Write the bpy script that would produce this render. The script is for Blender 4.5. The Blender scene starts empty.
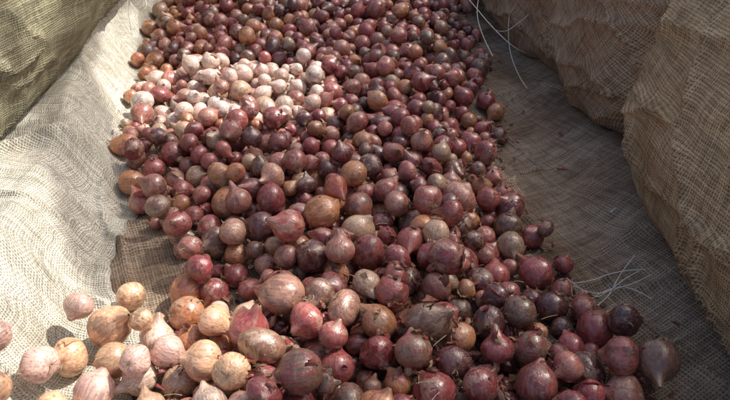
import bpy, math, random
import numpy as np
from mathutils import Vector
random.seed(7); rng=np.random.default_rng(11)
scene=bpy.context.scene

# ------------------------------------------------------------ helpers
LAT=rng.random((256,256))
def vnoise(x,y,seed=0):
    x=np.asarray(x,float)+seed*17.37+1000; y=np.asarray(y,float)+seed*9.71+1000
    xi=np.floor(x).astype(int); yi=np.floor(y).astype(int)
    fx=x-xi; fy=y-yi
    fx=fx*fx*fx*(fx*(fx*6-15)+10); fy=fy*fy*fy*(fy*(fy*6-15)+10)
    g=lambda a,b: LAT[a&255,b&255]
    return ((g(xi,yi)*(1-fx)+g(xi+1,yi)*fx)*(1-fy)+(g(xi,yi+1)*(1-fx)+g(xi+1,yi+1)*fx)*fy)*2-1
def fbm(x,y,seed=0,oct=4):
    s=0;a=1.0;f=1.0
    for i in range(oct):
        s=s+a*vnoise(x*f,y*f,seed+i*3); a*=.5; f*=2.03
    return s
def smooth(t):
    t=np.clip(t,0,1); return t*t*(3-2*t)

def mesh_obj(name,verts,faces_flat,loop_tot,mat=None,uv=None,attrs=None,smooth_sh=True):
    me=bpy.data.meshes.new(name)
    nv=len(verts); nl=len(faces_flat)
    if np.isscalar(loop_tot): tot=np.full(nl//loop_tot,loop_tot,dtype=np.int32)
    else: tot=np.asarray(loop_tot,dtype=np.int32)
    start=np.concatenate([[0],np.cumsum(tot)[:-1]]).astype(np.int32)
    me.vertices.add(nv); me.vertices.foreach_set("co",np.asarray(verts,dtype=np.float32).ravel())
    me.loops.add(nl); me.loops.foreach_set("vertex_index",np.asarray(faces_flat,dtype=np.int32))
    me.polygons.add(len(tot)); me.polygons.foreach_set("loop_start",start)
    try: me.polygons.foreach_set("loop_total",tot)
    except Exception: pass
    me.update(calc_edges=True)
    if uv is not None:
        l=me.uv_layers.new(name="UVMap")
        l.data.foreach_set("uv",np.asarray(uv,dtype=np.float32)[np.asarray(faces_flat)].ravel())
    for k,(typ,data) in (attrs or {}).items():
        a=me.attributes.new(k,typ,'POINT')
        a.data.foreach_set({'FLOAT_VECTOR':'vector','FLOAT_COLOR':'color','FLOAT':'value'}[typ],np.asarray(data,dtype=np.float32).ravel())
    if smooth_sh: me.polygons.foreach_set("use_smooth",np.ones(len(tot),dtype=bool))
    me.validate()
    o=bpy.data.objects.new(name,me); scene.collection.objects.link(o)
    if mat: me.materials.append(mat)
    return o
def grid_faces(nu,nv,off=0,wrap_v=False):
    i=np.arange(nu-1)[:,None]; j=np.arange(nv if wrap_v else nv-1)[None,:]
    j2=(j+1)%nv
    a=i*nv+j; b=(i+1)*nv+j; c=(i+1)*nv+j2; d=i*nv+j2
    return (np.stack([a,b,c,d],-1).reshape(-1)+off)

# ------------------------------------------------------------ materials
class NT:
    def __init__(s,name):
        s.m=bpy.data.materials.new(name); s.m.use_nodes=True; s.t=s.m.node_tree; s.t.nodes.clear()
        s.out=s.t.nodes.new('ShaderNodeOutputMaterial'); s.b=s.t.nodes.new('ShaderNodeBsdfPrincipled')
        s.t.links.new(s.b.outputs[0],s.out.inputs[0])
    def put(s,sock,v):
        if isinstance(v,bpy.types.NodeSocket): s.t.links.new(v,sock)
        elif v is not None:
            try: sock.default_value=v
            except Exception: sock.default_value=(v,v,v)
    def math(s,op,a,b=None,c=None,clamp=False):
        n=s.t.nodes.new('ShaderNodeMath'); n.operation=op; n.use_clamp=clamp
        s.put(n.inputs[0],a); s.put(n.inputs[1],b); s.put(n.inputs[2],c); return n.outputs[0]
    def vm(s,op,a,b=None):
        n=s.t.nodes.new('ShaderNodeVectorMath'); n.operation=op
        s.put(n.inputs[0],a); s.put(n.inputs[1],b); return n.outputs[0]
    def noise(s,vec,scale,detail=2,rough=.55):
        n=s.t.nodes.new('ShaderNodeTexNoise'); n.inputs['Scale'].default_value=scale
        n.inputs['Detail'].default_value=detail; n.inputs['Roughness'].default_value=rough
        s.put(n.inputs['Vector'],vec); return n.outputs['Fac']
    def ramp(s,f,stops):
        n=s.t.nodes.new('ShaderNodeMapRange'); s.put(n.inputs[0],f)
        n.inputs[1].default_value,n.inputs[2].default_value,n.inputs[3].default_value,n.inputs[4].default_value=stops
        return n.outputs[0]
    def mix(s,f,a,b,mode='MIX'):
        n=s.t.nodes.new('ShaderNodeMix'); n.data_type='RGBA'; n.blend_type=mode
        s.put(n.inputs[0],f)
        for i,v in ((6,a),(7,b)):
            if isinstance(v,tuple) and len(v)==3: v=(*v,1)
            s.put(n.inputs[i],v)
        return n.outputs[2]
    def bump(s,h,strength,dist,normal=None):
        n=s.t.nodes.new('ShaderNodeBump'); n.inputs['Strength'].default_value=strength
        n.inputs['Distance'].default_value=dist; s.put(n.inputs['Height'],h)
        if normal is not None: s.put(n.inputs['Normal'],normal)
        return n.outputs[0]
    def attr(s,name):
        n=s.t.nodes.new('ShaderNodeAttribute'); n.attribute_name=name; return n
    def sep(s,v):
        n=s.t.nodes.new('ShaderNodeSeparateXYZ'); s.put(n.inputs[0],v); return n.outputs
    def comb(s,x,y,z):
        n=s.t.nodes.new('ShaderNodeCombineXYZ'); s.put(n.inputs[0],x); s.put(n.inputs[1],y); s.put(n.inputs[2],z); return n.outputs[0]

def burlap(name,col,dark,stain,p=.005,stain_amt=.6):
    m=NT(name)
    uvn=m.t.nodes.new('ShaderNodeUVMap'); uvn.uv_map="UVMap"; uv=uvn.outputs[0]
    x,y,z=m.sep(uv)
    wn=m.t.nodes.new('ShaderNodeTexNoise'); wn.inputs['Scale'].default_value=11; wn.inputs['Detail'].default_value=3; wn.inputs['Roughness'].default_value=.62
    m.put(wn.inputs['Vector'],uv); wx,wy,wz=m.sep(wn.outputs['Color'])
    U=m.math('MULTIPLY_ADD',wx,.009,x); V=m.math('MULTIPLY_ADD',wy,.009,y)
    cu=m.math('DIVIDE',U,p); cv=m.math('DIVIDE',V,p)
    su=m.math('SINE',m.math('MULTIPLY',cu,math.pi)); sv=m.math('SINE',m.math('MULTIPLY',cv,math.pi))
    c=m.math('MULTIPLY',su,sv)
    tu=m.noise(m.comb(m.math('MULTIPLY',U,.8/p),m.math('MULTIPLY',V,14),0),1,1)
    tv=m.noise(m.comb(m.math('MULTIPLY',U,14),m.math('MULTIPLY',V,.8/p),3.3),1,1)
    pu=m.math('MULTIPLY',m.math('ABSOLUTE',su),m.math('MULTIPLY_ADD',c,.3,.7))
    pv=m.math('MULTIPLY',m.math('ABSOLUTE',sv),m.math('MULTIPLY_ADD',c,-.3,.7))
    pu=m.math('MULTIPLY',pu,m.ramp(tu,(.3,.7,.6,1.25))); pv=m.math('MULTIPLY',pv,m.ramp(tv,(.3,.7,.6,1.25)))
    h=m.math('MAXIMUM',pu,pv)
    f=m.ramp(h,(.12,.62,0,1))
    thread=m.mix(m.ramp(m.math('ADD',tu,tv),(.75,1.25,0,1)),tuple(k*.76 for k in col),tuple(min(1,k*1.18) for k in col))
    cc=m.mix(f,dark,thread)
    big=m.noise(uv,5,4,.65)
    cc=m.mix(m.math('MULTIPLY',m.ramp(big,(.42,.66,0,1)),stain_amt),cc,m.mix(1.0,cc,stain,'MULTIPLY'))
    fine=m.noise(uv,380,0); kf=m.ramp(fine,(.3,.7,.76,1.2))
    cc=m.mix(1.0,cc,m.comb(kf,kf,kf),'MULTIPLY')
    m.put(m.b.inputs['Base Color'],cc); m.b.inputs['Roughness'].default_value=.9
    m.b.inputs['Specular IOR Level'].default_value=.15
    m.put(m.b.inputs['Normal'],m.bump(m.math('ADD',h,m.math('MULTIPLY',wz,3.5)),.8,.0025))
    return m.m
M_left=burlap('burlap_grey',(.72,.685,.59),(.22,.195,.155),(.68,.65,.58),stain_amt=.8)
M_sackl=burlap('burlap_sack_olive',(.36,.335,.225),(.08,.065,.04),(.6,.55,.42))
M_right=burlap('burlap_brown',(.62,.47,.30),(.11,.08,.045),(.68,.58,.47),p=.0058,stain_amt=.8)
M_far=burlap('burlap_brown_dusty',(.47,.345,.235),(.09,.062,.04),(.66,.56,.48),p=.0056,stain_amt=.8)
M_floor=burlap('burlap_floor_weathered',(.42,.325,.24),(.10,.072,.05),(.52,.44,.38),p=.0054,stain_amt=.9)

def onion_material():
    m=NT('onion_skin_papery')
    V=m.attr('oloc').outputs['Vector']; off=m.attr('ooff').outputs['Vector']
    A=m.attr('ocol'); B=m.attr('ocol2'); tip=A.outputs['Alpha']
    x,y,z=m.sep(V)
    vv=m.vm('ADD',m.comb(m.math('MULTIPLY',x,8),m.math('MULTIPLY',y,8),m.math('MULTIPLY',z,.8)),off)
    vein=m.noise(vv,1,2,.7)
    pv=m.vm('ADD',V,off)
    patch=m.noise(pv,1.15,3,.6)
    k=m.ramp(vein,(.3,.7,.58,1.42)); pf=m.ramp(patch,(.52,.56,0,1))
    c=m.mix(pf,A.outputs['Color'],B.outputs['Color']); c=m.mix(1.0,c,m.comb(k,k,k),'MULTIPLY')
    dust=m.noise(pv,3.4,4,.78)
    c=m.mix(m.ramp(dust,(.50,.76,0,.65)),c,(.38,.27,.21))
    c=m.mix(m.ramp(dust,(.42,.32,0,.65)),c,(.075,.04,.028))
    c=m.mix(m.math('MULTIPLY',tip,.8),c,m.mix(m.ramp(vein,(.35,.65,0,1)),(.16,.09,.055),(.42,.28,.17)))
    m.put(m.b.inputs['Base Color'],c)
    r=m.math('ADD',m.math('MULTIPLY_ADD',pf,.10,.19),m.ramp(dust,(.46,.70,0,.36)))
    m.put(m.b.inputs['Roughness'],r)
    m.b.inputs['Specular IOR Level'].default_value=1.0
    h=m.math('ADD',m.math('MULTIPLY',vein,.8),m.math('MULTIPLY_ADD',pf,.4,m.math('MULTIPLY',dust,.8)))
    m.put(m.b.inputs['Normal'],m.bump(h,.5,.0015))
    return m.m
M_onion=onion_material()
def skin_material():
    m=NT('loose_onion_skin'); A=m.attr('ocol'); V=m.attr('oloc').outputs['Vector']
    x,y,z=m.sep(V)
    n=m.noise(m.comb(m.math('MULTIPLY',x,90),m.math('MULTIPLY',y,500),z),1,2)
    k=m.ramp(n,(.3,.7,.5,1.5))
    m.put(m.b.inputs['Base Color'],m.mix(1.0,A.outputs['Color'],m.comb(k,k,k),'MULTIPLY'))
    m.b.inputs['Roughness'].default_value=.38
    m.put(m.b.inputs['Normal'],m.bump(n,.6,.001))
    tr=m.t.nodes.new('ShaderNodeBsdfTranslucent'); m.put(tr.inputs[0],A.outputs['Color'])
    mx=m.t.nodes.new('ShaderNodeMixShader'); mx.inputs[0].default_value=.3
    m.t.links.new(m.b.outputs[0],mx.inputs[1]); m.t.links.new(tr.outputs[0],mx.inputs[2]); m.t.links.new(mx.outputs[0],m.out.inputs[0])
    return m.m
M_skin=skin_material()
def plain(name,col,rough=.8,sc=20,var=.3,bump=.3):
    m=NT(name); g=m.t.nodes.new('ShaderNodeTexCoord').outputs['Object']
    n=m.noise(g,sc,4,.6); k=m.ramp(n,(.3,.7,1-var,1+var))
    m.put(m.b.inputs['Base Color'],m.mix(1.0,col,m.comb(k,k,k),'MULTIPLY')); m.b.inputs['Roughness'].default_value=rough
    m.put(m.b.inputs['Normal'],m.bump(n,bump,.01)); return m.m
M_soil=plain('dry_soil',(.34,.26,.18),.95,6,.4,.6)
M_twine=plain('twine_pale',(.75,.72,.64),.6,150,.2)
M_straw=plain('straw',(.5,.4,.24),.7,150,.3)
M_wood=plain('pole_wood',(.22,.14,.08),.8,20,.4)
# added unseen sun blocker: translucent for warm fill, partly transparent to lift the shade
m=NT('shade_net_cloth'); m.b.inputs['Base Color'].default_value=(.8,.76,.68,1); m.b.inputs['Roughness'].default_value=.9
tr=m.t.nodes.new('ShaderNodeBsdfTranslucent'); tr.inputs[0].default_value=(.95,.92,.87,1)
tp=m.t.nodes.new('ShaderNodeBsdfTransparent')
m1=m.t.nodes.new('ShaderNodeMixShader'); m1.inputs[0].default_value=.8
m2=m.t.nodes.new('ShaderNodeMixShader'); m2.inputs[0].default_value=.20
m.t.links.new(m.b.outputs[0],m1.inputs[1]); m.t.links.new(tr.outputs[0],m1.inputs[2])
m.t.links.new(m1.outputs[0],m2.inputs[1]); m.t.links.new(tp.outputs[0],m2.inputs[2]); m.t.links.new(m2.outputs[0],m.out.inputs[0])
M_blocker=m.m

# ------------------------------------------------------------ ground
n=60; t=np.linspace(-1,1,n); gx=np.sign(t)*np.abs(t)**3*300
X,Y=np.meshgrid(gx,gx,indexing='ij'); Z=-.035+0*X+np.clip(np.hypot(X,Y)-8,0,4)/4*.15*vnoise(X*.1,Y*.1,2)
mesh_obj('ground',np.stack([X,Y,Z],-1).reshape(-1,3),grid_faces(n,n),4,M_soil)

# ------------------------------------------------------------ burlap floor (height field)
RES=.005; X0,X1,Y0,Y1=-1.15,.95,.1,3.3
xs=np.arange(X0,X1,RES); ys=np.arange(Y0,Y1,RES); NX,NY=len(xs),len(ys)
XX,YY=np.meshgrid(xs,ys,indexing='ij')
def footf(Y):
    f=np.interp(Y,[.1,.6,.9,1.1,1.3,1.57,1.9,2.4,3.3],[-.46,-.46,-.475,-.50,-.56,-.62,-.70,-.74,-.76])
    return f+.02*vnoise(Y*6,0*Y,5)
foot=footf(YY)
bank=.13*smooth((foot-XX)/.13)+.028*np.exp(-((XX-foot+.10)/.05)**2)*(.5+.5*vnoise(YY*5,XX*3,8))
ridge=1-np.abs(vnoise(XX*5+YY*2.5+.4*fbm(XX*4,YY*4,3,2),YY*3-XX*2,21))
ridge2=1-np.abs(vnoise(XX*3-YY*6+.5*fbm(XX*5,YY*5,13,2),YY*3+XX*7,31))
BASE=bank+.007*fbm(XX*5,YY*5,1,4)+.020*ridge**8*smooth((-XX-.35)/.15)+.013*ridge2**9+.008*ridge**8
BASE+= .05*smooth((XX-.42)/.16)
BASE+= .035*np.exp(-((YY-.50-.05*(XX+.3))/.035)**2)*smooth((XX+.50)/.1)*smooth((-.12-XX)/.1)
mesh_obj('burlap_floor_cloth',np.stack([XX,YY,BASE],-1).reshape(-1,3),grid_faces(NX,NY),4,M_floor,uv=np.stack([XX*.9+YY*.43,YY*.9-XX*.43],-1).reshape(-1,2))
def edgef(Y): return footf(Y)+.02+.02*vnoise(Y*9,Y*0,71)+.006*vnoise(Y*40,Y*0,72)+.09*smooth((.87-Y)/.2)
uu=np.concatenate([[0,.002,.006,.012],np.linspace(.02,.75,150)]); vy=np.linspace(.12,3.25,620)
UU,VY=np.meshgrid(uu,vy,indexing='ij'); BX=edgef(VY)-UU; BX=np.maximum(BX,X0+.01)
def samp(x,y):
    fx=np.clip((x-X0)/RES,0,NX-2); fy=np.clip((y-Y0)/RES,0,NY-2); i=fx.astype(int); j=fy.astype(int); fx=fx-i; fy=fy-j
    return (BASE[i,j]*(1-fx)+BASE[i+1,j]*fx)*(1-fy)+(BASE[i,j+1]*(1-fx)+BASE[i+1,j+1]*fx)*fy
lip=.010*np.exp(-((UU-.012)/.012)**2)*(.6+.4*vnoise(VY*8,VY*0,73))
BZ=samp(BX,VY)+.005+lip-.004*(UU<.001)
arc=np.concatenate([np.zeros((1,len(vy))),np.cumsum(np.sqrt(np.diff(UU,axis=0)**2+np.diff(BZ,axis=0)**2),axis=0)],0)
kk=31; arc_s=np.apply_along_axis(lambda r: np.convolve(np.pad(r,kk//2,mode='edge'),np.ones(kk)/kk,'valid'),1,arc)
mesh_obj('burlap_sheet',np.stack([BX,VY,BZ],-1).reshape(-1,3),grid_faces(len(uu),len(vy)),4,M_left,uv=np.stack([arc_s*.97+VY*.2,VY*.97-arc_s*.2],-1).reshape(-1,2))
BASE=np.where(XX<edgef(YY),BASE+.008,BASE)

# ------------------------------------------------------------ sacks
def sack(name,path,a,b,mat,lean=0,seed=0,n_exp=2.8,base=0.0,amp=1.0,ns=260,nt=260,endp=5,rot=0.0):
    path=np.array(path,float)
    s=np.linspace(0,1,ns); 
    q=.5-.5*np.cos(np.pi*s); s2=.35*q+.65*s
    seg=np.concatenate([[0],np.cumsum(np.linalg.norm(np.diff(path,axis=0),axis=1))]); L=seg[-1]
    cx=np.polyval(np.polyfit(seg/L,path[:,0],min(2,len(path)-1)),s2); cy=np.polyval(np.polyfit(seg/L,path[:,1],min(2,len(path)-1)),s2)
    e=(1-np.abs(2*s2-1)**endp+1e-9)**(1/endp*1.4)
    th=np.linspace(0,2*np.pi,nt,endpoint=False)
    S,T=np.meshgrid(s2,th,indexing='ij'); E=e[:,None]
    ct,st=np.cos(T),np.sin(T)
    rr=(np.abs(ct)**n_exp+np.abs(st)**n_exp)**(-1/n_exp)
    u=S*L; w=T*(a+b)/2*1.05
    def per(f):
        k=smooth((T-5.2)/(2*np.pi-5.2)); return f(T)*(1-k)+f(T-2*np.pi)*k
    d=per(lambda t: .022*fbm(u*2.6,t*1.3,seed,3))
    rg=per(lambda t: (1-np.abs(vnoise(u*4+t*1.4+.5*vnoise(u*5,t*3,seed+4),t*2.2-u*2,seed+7)))**9)
    rg2=per(lambda t: (1-np.abs(vnoise(u*2.4-t*2.6+.6*vnoise(u*4,t*2,seed+5),t*1.3+u*5,seed+9)))**10)
    d=d+.014*rg+.015*rg2+per(lambda t:.004*fbm(u*14,t*6,seed+2,3))
    d*=amp
    px=(a*rr*E+d)*ct; pz=(b*rr*(.55+.45*E)*np.minimum(1,E*3)+d)*st
    zc=base+b
    Xp=cx[:,None]+px+lean*(pz+b)
    Zp=zc+pz
    Zp=np.maximum(Zp,base-.012)
    Yp=cy[:,None]+0*px+.02*vnoise(T*1.5,u*2,seed+3)
    V=np.stack([Xp,Yp,Zp],-1)
    Vx=np.concatenate([V,V[:,:1]],1)
    U2=np.concatenate([u,u[:,:1]],1); W2=np.concatenate([w,w[:,:1]*0+2*np.pi*(a+b)/2*1.05],1)
    uu=U2*math.cos(rot)-W2*math.sin(rot); ww=U2*math.sin(rot)+W2*math.cos(rot)
    return mesh_obj(name,Vx.reshape(-1,3),grid_faces(ns,nt+1),4,mat,uv=np.stack([uu,ww],-1).reshape(-1,2))
sack('burlap_sack',[(-.93,.66),(-.955,1.5),(-.99,3.0)],.27,.22,M_sackl,lean=.0,seed=3,base=.10,rot=.1,n_exp=2.3,amp=.8)
sack('burlap_sack',[(.73,1.22),(.65,1.9),(.52,2.9)],.27,.30,M_far,lean=.35,seed=13,rot=.35,amp=1.0)
sack('burlap_sack',[(.775,.02),(.785,.7),(.84,1.40)],.32,.30,M_right,lean=.25,seed=23,rot=-.12,amp=.9)

# ------------------------------------------------------------ onion packing on a height map
H=BASE.copy()
kern={}
def kernel(r):
    k=int(round(r/RES*2)); 
    if k not in kern:
        R=k*RES/2; n=int(R/RES); g=np.arange(-n,n+1)*RES
        d2=g[:,None]**2+g[None,:]**2
        K=np.where(d2<R*R,np.sqrt(np.maximum(R*R-d2,0)),-9)
        kern[k]=(n,K)
    return kern[k]
def rest(x,y,r):
    n,K=kernel(r); i=int((x-X0)/RES+.5); j=int((y-Y0)/RES+.5)
    if i-n<0 or j-n<0 or i+n>=NX or j+n>=NY: return 9
    return float((H[i-n:i+n+1,j-n:j+n+1]+K).max())
def stamp(x,y,z,r):
    n,K=kernel(r); i=int((x-X0)/RES+.5); j=int((y-Y0)/RES+.5)
    sub=H[i-n:i+n+1,j-n:j+n+1]; np.maximum(sub,np.where(K>-1,K+z,-9),out=sub)
def settle(x,y,r,steps=14,st=.008):
    z=rest(x,y,r)
    for k in range(steps):
        best=(z,x,y)
        for a in range(6):
            an=a*math.pi/3+k
            x2=x+st*math.cos(an); y2=y+st*math.sin(an); z2=rest(x2,y2,r)
            if z2<best[0]-.0004: best=(z2,x2,y2)
        if best[1]==x and best[2]==y: break
        z,x,y=best
    return x,y,z
def lb(y): return float(np.interp(y,[.3,.55,.65,.72,.78,.87,.97,1.1,1.3,1.57,1.9,2.4,3.2],[-.32,-.30,-.31,-.28,-.26,-.27,-.36,-.45,-.53,-.585,-.67,-.72,-.72]))
def rb(y): return float(np.interp(y,[.3,.50,.59,.69,.80,.94,1.1,1.3,1.57,1.9,2.4,3.2],[.46,.44,.40,.345,.305,.28,.265,.275,.305,.32,.325,.31]))
onions=[]
def rad():
    u=random.random()
    if u<.22: return random.uniform(.0125,.017)
    if u<.80: return random.uniform(.018,.0238)
    return random.uniform(.0238,.0285)
fails=0; tries=0
while fails<900 and len(onions)<4600 and tries<19000:
    tries+=1
    r=rad(); best=None
    for c in range(7):
        y=random.uniform(.33,3.15)
        if random.random()<.25: y=random.uniform(.33,1.4)
        l=lb(y)+.025*math.sin(y*23)+.015*math.sin(y*51); rr_=rb(y)+.02*math.sin(y*19+1)+.015*math.sin(y*43)
        x=random.uniform(l,rr_)
        z=rest(x,y,r); i=int((x-X0)/RES); j=int((y-Y0)/RES)
        hgt=z-r-BASE[i,j]
        if best is None or hgt<best[0]: best=(hgt,x,y)
    if best[2]<1.05: r*=1.15
    x,y,z=settle(best[1],best[2],r)
    i=int((x-X0)/RES); j=int((y-Y0)/RES)
    d=min(x-lb(y),rb(y)-x)
    lim=max(0.004,min(1,max(0,d-.03)/.13)*.078)
    if z-r-BASE[i,j]>lim or d<-.05: fails+=1; continue
    stamp(x,y,z,r); onions.append([x,y,z,r,0]); fails=max(0,fails-1)
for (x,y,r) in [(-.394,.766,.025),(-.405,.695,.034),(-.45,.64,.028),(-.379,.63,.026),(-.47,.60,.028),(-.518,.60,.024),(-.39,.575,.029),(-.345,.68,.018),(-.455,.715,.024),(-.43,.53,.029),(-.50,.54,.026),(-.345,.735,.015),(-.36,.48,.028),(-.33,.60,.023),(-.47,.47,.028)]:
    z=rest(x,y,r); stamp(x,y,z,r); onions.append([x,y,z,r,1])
for (x,y,r) in [(-.50,1.17,.024),(-.43,1.06,.026),(-.40,.98,.025),(-.35,.93,.026),(-.47,1.25,.022),(.36,.86,.018),(.34,.93,.016),(-.31,.86,.022),(-.28,.80,.024),(.40,.68,.024),(.42,.60,.031),(.37,.605,.026)]:
    z=rest(x,y,r)
    if z<.12: stamp(x,y,z,r); onions.append([x,y,z,r,0 if r<.03 else 4])
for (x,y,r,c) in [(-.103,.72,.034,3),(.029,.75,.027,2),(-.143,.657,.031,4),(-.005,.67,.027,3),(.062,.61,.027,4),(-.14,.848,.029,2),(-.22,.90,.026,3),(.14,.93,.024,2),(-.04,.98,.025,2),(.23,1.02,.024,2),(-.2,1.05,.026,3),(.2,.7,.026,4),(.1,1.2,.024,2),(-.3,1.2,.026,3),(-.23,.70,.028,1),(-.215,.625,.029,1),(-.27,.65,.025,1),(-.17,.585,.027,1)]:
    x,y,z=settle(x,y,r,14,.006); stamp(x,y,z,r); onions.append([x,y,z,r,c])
print('ONIONS',len(onions))

PAL=[((.28,.056,.058),28),((.36,.095,.082),22),((.42,.165,.125),16),((.49,.20,.09),11),((.12,.037,.040),11),((.19,.095,.065),7),((.50,.32,.21),5)]
cols=[p for p,_ in PAL]; wts=np.array([w for _,w in PAL],float)
def lerp(a,b,t): return tuple(a[i]*(1-t)+b[i]*t for i in range(3))
def pick(x,y,kind):
    w=wts.copy()
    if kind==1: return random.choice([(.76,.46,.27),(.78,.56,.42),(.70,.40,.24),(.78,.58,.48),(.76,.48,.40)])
    if kind==2: return random.choice([(.42,.10,.06),(.36,.08,.065)])
    if kind==3: return random.choice([(.52,.26,.18),(.46,.20,.15)])
    if kind==4: return random.choice([(.17,.085,.06),(.22,.11,.07)])
    if x<-.25: w[2]*=2; w[3]*=2.5; w[6]*=2.0; w[4]*=.5
    if x>.15 : w[4]*=1.5; w[5]*=1.8; w[3]*=.7
    if y<.75 and x>-.05: w[4]*=1.8; w[5]*=2.5
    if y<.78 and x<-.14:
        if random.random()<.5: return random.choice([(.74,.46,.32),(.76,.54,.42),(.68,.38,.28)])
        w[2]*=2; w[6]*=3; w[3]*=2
    if -.60<x<-.12 and 1.35<y<1.70:  # paler skins inside the sun patch: blown-out sunlight put into the colour
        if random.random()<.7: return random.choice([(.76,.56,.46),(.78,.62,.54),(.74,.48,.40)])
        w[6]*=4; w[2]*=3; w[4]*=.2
    w/=w.sum(); return cols[rng.choice(len(cols),p=w)]

VV=[];FF=[];TT=[];CC=[];C2=[];LL=[];OO=[];off=0
FLV=[];FLF=[];FLC=[];FLL=[];floff=0
def rotm():
    q=rng.normal(size=4); q/=np.linalg.norm(q); a,b,c,d=q
    return np.array([[1-2*(c*c+d*d),2*(b*c-a*d),2*(b*d+a*c)],[2*(b*c+a*d),1-2*(b*b+d*d),2*(c*d-a*b)],[2*(b*d-a*c),2*(c*d+a*b),1-2*(b*b+c*c)]])
for (x,y,z,r,kind) in onions:
    near=y<1.05
    nth,nph=(24,30) if near else ((16,20) if y<1.8 else (12,14))
    th=np.concatenate([[0.006,.035,.08],np.linspace(.14,1,nth-3)])*math.pi
    ph=np.linspace(0,2*math.pi,nph,endpoint=False)
    TH,PH=np.meshgrid(th,ph,indexing='ij')
    neck=random.choice([.2,.28,.35,.45,.55,.7])
    el=random.uniform(.82,.98) if random.random()<.7 else random.uniform(.98,1.15)
    nw=random.uniform(.32,.50)
    R=np.sin(TH)**random.uniform(.94,1.06)
    R=R*(1-.24*np.exp(-((TH-.36)/.26)**2))+.035*np.exp(-(TH/.12)**2)
    Zl=np.cos(TH)*el+neck*np.exp(-(TH/nw)**2)+.07*np.exp(-((math.pi-TH)/.22)**2)
    p1,p2,p3=rng.random(3)*6.28
    R=R*(1+random.uniform(0,.07)*np.cos(2*PH+p1)+random.uniform(0,.05)*np.cos(3*PH+p2+TH)+random.uniform(.0,.03)*np.cos(5*PH+p3))
    if random.random()<.15: R=R*(1+.10*np.cos(2*PH+p1)); 
    cr=np.exp(-(TH/.35)**2)
    R=R*(1+.18*cr*np.cos(4*PH+p3)*(rng.random()))
    bend=cr*neck*random.uniform(-.6,.6)
    P=np.stack([R*np.cos(PH)+bend,R*np.sin(PH)+bend*.3,Zl],-1).reshape(-1,3)
    M=rotm()
    W=P@M.T*r*.985+np.array([x,y,z])
    VV.append(W); nvv=len(W)
    F=grid_faces(nth,nph,off,True); FF.append(F); TT.append(np.full(len(F)//4,4))
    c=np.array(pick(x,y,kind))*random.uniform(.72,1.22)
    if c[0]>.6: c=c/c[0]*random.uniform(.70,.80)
    u=random.random()
    if u<.4: c2=c*random.uniform(.5,.78)
    elif u<.75: c2=np.array(lerp(tuple(c),(.50,.34,.24),.5 if c[0]<.6 else .15))
    else: c2=np.array(lerp(tuple(c),(.36,.06,.07),.6 if c[1]<.3 else .1))
    tipf=np.clip(np.exp(-(TH/.24)**2)+np.exp(-((math.pi-TH)/.14)**2),0,1).reshape(-1)
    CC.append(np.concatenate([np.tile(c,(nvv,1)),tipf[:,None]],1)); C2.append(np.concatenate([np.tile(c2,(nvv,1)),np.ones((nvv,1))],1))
    loc=np.stack([np.cos(PH)*np.maximum(np.sin(TH),.35),np.sin(PH)*np.maximum(np.sin(TH),.35),np.cos(TH)],-1).reshape(-1,3)
    LL.append(loc); OO.append(np.tile(rng.random(3)*60,(nvv,1))); off+=nvv
    if y<1.7 and random.random()<.15:
        nu,nv=8,8; a0=random.uniform(0,6.28); wa=random.uniform(.35,.95); t0=random.uniform(.35,1.2); t1=t0+random.uniform(.5,1.2)
        u_=np.linspace(0,1,nu); v_=np.linspace(-1,1,nv); UU_,VV_=np.meshgrid(u_,v_,indexing='ij')
        sd=random.randint(0,99)
        tt=t0+(t1-t0)*UU_*(1+.22*vnoise(VV_*2.5,UU_*0,sd)); aa=a0+VV_*wa*(1-.55*UU_**2)*(1+.2*vnoise(UU_*3,VV_*0,sd+1))
        lift=1.02+random.uniform(.02,.15)*UU_**3+random.uniform(0,.10)*np.abs(VV_)**4+.02*vnoise(UU_*3,VV_*3,sd+2)
        Q=np.stack([np.sin(tt)*np.cos(aa)*lift,np.sin(tt)*np.sin(aa)*lift,np.cos(tt)*lift*max(el,.92)],-1).reshape(-1,3)@M.T*r+np.array([x,y,z])
        FLV.append(Q); FLF.append(grid_faces(nu,nv,floff)); 
        cc_=c*random.uniform(.7,1.15) if random.random()<.8 else np.array((.46,.28,.17))*random.uniform(.7,1.1)
        FLC.append(np.concatenate([np.tile(cc_,(nu*nv,1)),np.ones((nu*nv,1))],1)); FLL.append(np.stack([UU_*.02,VV_*.012,UU_*0+floff],-1).reshape(-1,3)); floff+=nu*nv
    if y<1.3 and random.random()<.8:
        for k in range(random.randint(7,14)):
            a=random.uniform(0,6.28); b=random.uniform(.02,.12); sp=random.uniform(.1,.5); ln=random.uniform(.15,.42)
            p0=np.array([b*math.cos(a),b*math.sin(a),-el+.05]); p1_=p0+np.array([sp*ln*math.cos(a),sp*ln*math.sin(a),-ln*.6]); a2=a+random.uniform(-1,1)
            p2_=p1_+np.array([ln*.5*math.cos(a2),ln*.5*math.sin(a2),-ln*.3]); sd=np.array([-math.sin(a),math.cos(a),.3])*.022
            Q=np.array([p0-sd,p0+sd,p1_+sd*.7,p1_-sd*.7,p2_+sd*.3,p2_-sd*.3])@M.T*r+np.array([x,y,z])
            VV.append(Q); FF.append(np.array([0,1,2,3, 3,2,4,5])+off); TT.append(np.array([4,4]))
            CC.append(np.tile([.3,.2,.12,1.0],(6,1))); C2.append(np.tile([.3,.2,.12,1],(6,1))); LL.append(np.zeros((6,3))); OO.append(rng.random((6,3))); off+=6
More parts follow.
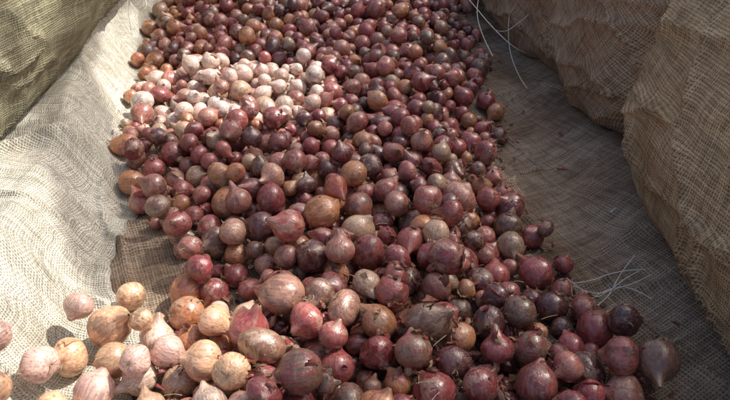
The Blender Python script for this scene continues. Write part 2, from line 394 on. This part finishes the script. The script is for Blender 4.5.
mesh_obj('onion_pile',np.concatenate(VV),np.concatenate(FF),np.concatenate(TT),M_onion,attrs={'ocol':('FLOAT_COLOR',np.concatenate(CC)),'ocol2':('FLOAT_COLOR',np.concatenate(C2)),'oloc':('FLOAT_VECTOR',np.concatenate(LL)),'ooff':('FLOAT_VECTOR',np.concatenate(OO))})

# ------------------------------------------------------------ loose skins
VV=FLV;FF=FLF;CC=FLC;LL=FLL;off=floff
def flake(x,y,size,col,lift=0.0,low=False):
    global off
    i=int((x-X0)/RES); j=int((y-Y0)/RES)
    if i<4 or j<4 or i>=NX-4 or j>=NY-4: return
    z=float(H[i-1:i+2,j-1:j+2].mean()); g=3
    if low and z>float(H[max(0,i-4):i+5,max(0,j-4):j+5].mean()): return
    nx=-(H[i+g,j]-H[i-g,j])/(2*g*RES); ny=-(H[i,j+g]-H[i,j-g])/(2*g*RES)
    nrm=np.array([np.clip(nx,-1.5,1.5)+random.uniform(-.25,.25),np.clip(ny,-1.5,1.5)+random.uniform(-.25,.25),1.0]); nrm/=np.linalg.norm(nrm)
    t=rng.normal(size=3); t-=nrm*t.dot(nrm); t/=np.linalg.norm(t); b=np.cross(nrm,t)
    nu,nv=7,6; u=np.linspace(-1,1,nu); v=np.linspace(-1,1,nv); U,Vv=np.meshgrid(u,v,indexing='ij')
    asp=random.uniform(.3,.75)
    wd=(1-np.abs(U)**random.uniform(1.5,3))**.6
    jag=1+.35*vnoise(U*2.6,Vv*2.6,random.randint(0,99))
    A=U*size*jag; B=Vv*wd*size*asp*jag
    curl=random.uniform(.3,.95)*random.choice([1,1,1,-1]); 
    C=-(B**2)/(size*asp)*curl*.9-(A**2)/size*.25*curl+.18*size*vnoise(U*1.7,Vv*1.7,random.randint(0,99))
    C=C-C.min()*.4
    P=np.array([x,y,z+.001+lift])+A[...,None]*t+B[...,None]*b+C[...,None]*nrm
    VV.append(P.reshape(-1,3)); FF.append(grid_faces(nu,nv,off)); nn=nu*nv
    CC.append(np.concatenate([np.tile(col,(nn,1)),np.ones((nn,1))],1)); LL.append(np.stack([A,B,0*A+off],-1).reshape(-1,3)); off+=nn
SC=[(.34,.08,.07),(.42,.17,.12),(.52,.34,.21),(.22,.09,.065),(.15,.08,.055),(.44,.24,.15),(.26,.07,.06),(.50,.30,.17)]
def scol(dark=0):
    c=np.array(random.choice(SC))*random.uniform(.7,1.25); return c*(1-.45*dark)
for k in range(2400):
    y=random.uniform(.35,2.9)
    if random.random()<.45: y=random.uniform(.4,1.1)
    x=random.uniform(lb(y)-.01,rb(y)+.04); flake(x,y,random.uniform(.003,.011),scol(random.random()*.6),low=True)
for k in range(260):
    y=random.uniform(.4,2.2); x=random.uniform(lb(y),rb(y)); flake(x,y,random.uniform(.004,.010),scol(random.random()*.3))
for k in range(620):
    x=random.gauss(.14,.12); y=random.gauss(.70,.10); flake(x,y,random.uniform(.004,.013),scol(.5*random.random()),low=random.random()<.7)
for k in range(300):
    y=random.uniform(.5,2.2); x=rb(y)+abs(random.gauss(0,.045)); 
    if x<.5: flake(x,y,random.uniform(.003,.008),scol(.5))
for k in range(90):
    y=random.uniform(.7,1.6); x=lb(y)-abs(random.gauss(0,.03)); flake(x,y,random.uniform(.002,.006),scol(random.random()))
for (x,y,s,c) in [(.45,1.22,.014,(.32,.05,.04)),(.50,1.02,.008,(.7,.65,.6)),(.48,1.35,.010,(.3,.08,.06)),(.42,1.5,.012,(.25,.1,.08)),(-.27,.76,.012,(.7,.6,.5))]:
    flake(x,y,s,np.array(c))
mesh_obj('onion_skin_litter',np.concatenate(VV),np.concatenate(FF),4,M_skin,attrs={'ocol':('FLOAT_COLOR',np.concatenate(CC)),'oloc':('FLOAT_VECTOR',np.concatenate(LL))})

# ------------------------------------------------------------ strings
def hz(x,y):
    i=int((x-X0)/RES); j=int((y-Y0)/RES); return float(H[min(max(i,0),NX-1),min(max(j,0),NY-1)])
def string(name,strands,mat,rad=.0011):
    cu=bpy.data.curves.new(name,'CURVE'); cu.dimensions='3D'; cu.bevel_depth=rad; cu.bevel_resolution=1; cu.resolution_u=6
    for pts in strands:
        s=cu.splines.new('NURBS'); s.points.add(len(pts)-1); s.use_endpoint_u=True; s.order_u=3
        for p,q in zip(s.points,pts): p.co=(*q,1)
    cu.materials.append(mat); o=bpy.data.objects.new(name,cu); scene.collection.objects.link(o); return o
def onsurf(pts,l=.003): return [(x,y,hz(x,y)+l+dz) for x,y,dz in pts]
string('frayed_twine',[onsurf([(.345,.80,0),(.38,.815,.006),(.42,.800,.008),(.46,.825,.008),(.49,.84,.01)]),
 onsurf([(.35,.81,0),(.40,.79,.004),(.43,.812,.008),(.475,.81,.006),(.50,.82,.012)]),
 onsurf([(.385,.745,0),(.40,.775,.008),(.43,.80,.010),(.46,.845,.008),(.49,.87,.015)]),
 onsurf([(.40,.80,0),(.44,.82,.01),(.47,.805,.006),(.49,.775,.008)]),
 onsurf([(.36,.835,0),(.40,.825,.012),(.45,.845,.006),(.50,.84,.01)])],M_twine,.0010)
string('loose_string',[[(.27,2.3,.12),(.31,2.1,.14),(.33,1.9,.15),(.37,1.75,.13),(.43,1.70,.09),(.47,1.75,.06)],
 [(.42,2.2,.25),(.39,2.05,.20),(.345,1.95,.14),(.335,1.8,.11),(.36,1.68,.08)],
 [(.50,2.1,.22),(.45,1.95,.15),(.425,1.8,.06),(.44,1.65,.02),(.45,1.60,.02)],
 [(.37,1.75,.13),(.41,1.8,.10),(.45,1.82,.12),(.52,1.8,.2)]],M_twine,.0012)
string('hanging_thread',[[(-.72,2.35,.32),(-.705,2.2,.25),(-.72,2.05,.17),(-.69,1.98,.12)]],M_twine,.0012)
st=[]
for k in range(240):
    y=random.uniform(.45,2.4); x=random.choice([random.uniform(lb(y)-.1,rb(y)+.1),random.uniform(rb(y),.5),random.uniform(-.7,lb(y))])
    a=random.uniform(0,6.28); l=random.uniform(.008,.03); x2=x+l*math.cos(a); y2=y+l*math.sin(a); xm=(x+x2)/2+random.uniform(-.004,.004)
    z0=max(hz(x,y),hz(x2,y2))
    st.append([(x,y,z0+.002),(xm,(y+y2)/2,z0+.004+random.random()*.004),(x2,y2,z0+.002)])
string('jute_fibre_litter',st,M_straw,.0005)

# ------------------------------------------------------------ added out-of-view sun blocker (cloth on poles, holes cut for sun patches)
S=np.array([.55,.27,.79]); S/=np.linalg.norm(S)
ZA=4.2; kx=S[0]/S[2]; ky=S[1]/S[2]
PATCH=[[(-.72,1.50),(-.70,1.62),(-.56,1.76),(-.355,1.68),(-.17,1.64),(-.11,1.38),(-.17,1.23),(-.385,1.24),(-.62,1.31)],
 [(-.90,1.88),(-.80,2.08),(-.68,1.75),(-.63,1.46),(-.755,1.44)],
 [(-.84,1.04),(-.75,1.03),(-.62,.88),(-.51,.82),(-.45,.695),(-.48,.615),(-.555,.56),(-.9,.5),(-1.1,.9)],
 [(-.53,.765),(-.40,.81),(-.285,.775),(-.105,.67),(-.08,.57),(-.255,.50),(-.55,.44),(-.57,.60)],
 [(-1.06,1.06),(-.86,1.08),(-.83,1.18),(-.93,1.30),(-1.06,1.28)],
]
def inside(px,py,poly):
    res=np.zeros(px.shape,bool); n=len(poly); j=n-1
    for i in range(n):
        xi,yi=poly[i]; xj,yj=poly[j]
        c=((yi>py)!=(yj>py))&(px<(xj-xi)*(py-yi)/(yj-yi+1e-12)+xi); res^=c; j=i
    return res
ax=np.arange(-1.6,2.6,.02); ay=np.arange(-1.2,4.6,.02); AX,AY=np.meshgrid(ax,ay,indexing='ij')
AZ=ZA+.05*fbm(AX*1.2,AY*1.2,40,2)
mx=(AX[:-1,:-1]+.01)+.02*vnoise(AX[:-1,:-1]*18,AY[:-1,:-1]*18,50); my=(AY[:-1,:-1]+.01)+.02*vnoise(AX[:-1,:-1]*18,AY[:-1,:-1]*18,60)
hole=np.zeros(mx.shape,bool)
for p in PATCH: hole|=inside(mx,my,p)
F=grid_faces(len(ax),len(ay)).reshape(-1,4)[~hole.reshape(-1)]
blk=bpy.data.objects.new('shade_awning',None); scene.collection.objects.link(blk)
cl=mesh_obj('awning_cloth',np.stack([AX+kx*AZ,AY+ky*AZ,AZ],-1).reshape(-1,3),F.reshape(-1),4,M_blocker); cl.parent=blk
for k,(px,py) in enumerate([(-1.58,-1.18),(2.57,-1.18),(-1.58,4.57),(2.57,4.57)]):
    bpy.ops.mesh.primitive_cylinder_add(radius=.04,depth=ZA+.25,location=(px+kx*ZA,py+ky*ZA,ZA/2+.02)); o=bpy.context.object; o.name='pole_%d'%(k+1); o.data.materials.append(M_wood); o.parent=blk

# ------------------------------------------------------------ light
el=math.asin(S[2]); az=math.atan2(S[0],S[1])
w=bpy.data.worlds.new("World"); scene.world=w; w.use_nodes=True; nt=w.node_tree
bg=nt.nodes['Background']; sky=nt.nodes.new('ShaderNodeTexSky'); sky.sky_type='NISHITA'; sky.sun_disc=False
sky.sun_elevation=el; sky.sun_rotation=az; sky.dust_density=6; sky.air_density=1.0; sky.ozone_density=.4
nt.links.new(sky.outputs[0],bg.inputs[0]); bg.inputs[1].default_value=.15
sl=bpy.data.lights.new('sun','SUN'); sl.energy=5; sl.angle=math.radians(.5); sl.color=(1,.965,.90)
so=bpy.data.objects.new('sun',sl); scene.collection.objects.link(so); so.rotation_euler=Vector(S).to_track_quat('Z','Y').to_euler()
scene.view_settings.view_transform='Standard'; scene.view_settings.look='None'; scene.view_settings.exposure=0

# ------------------------------------------------------------ camera
cam=bpy.data.cameras.new('camera'); co=bpy.data.objects.new('camera',cam); scene.collection.objects.link(co)
cam.sensor_width=36; cam.lens=31.2; cam.clip_start=.02; cam.clip_end=1000
co.location=(0,0,.8); co.rotation_euler=(math.radians(90-36),0,0); scene.camera=co
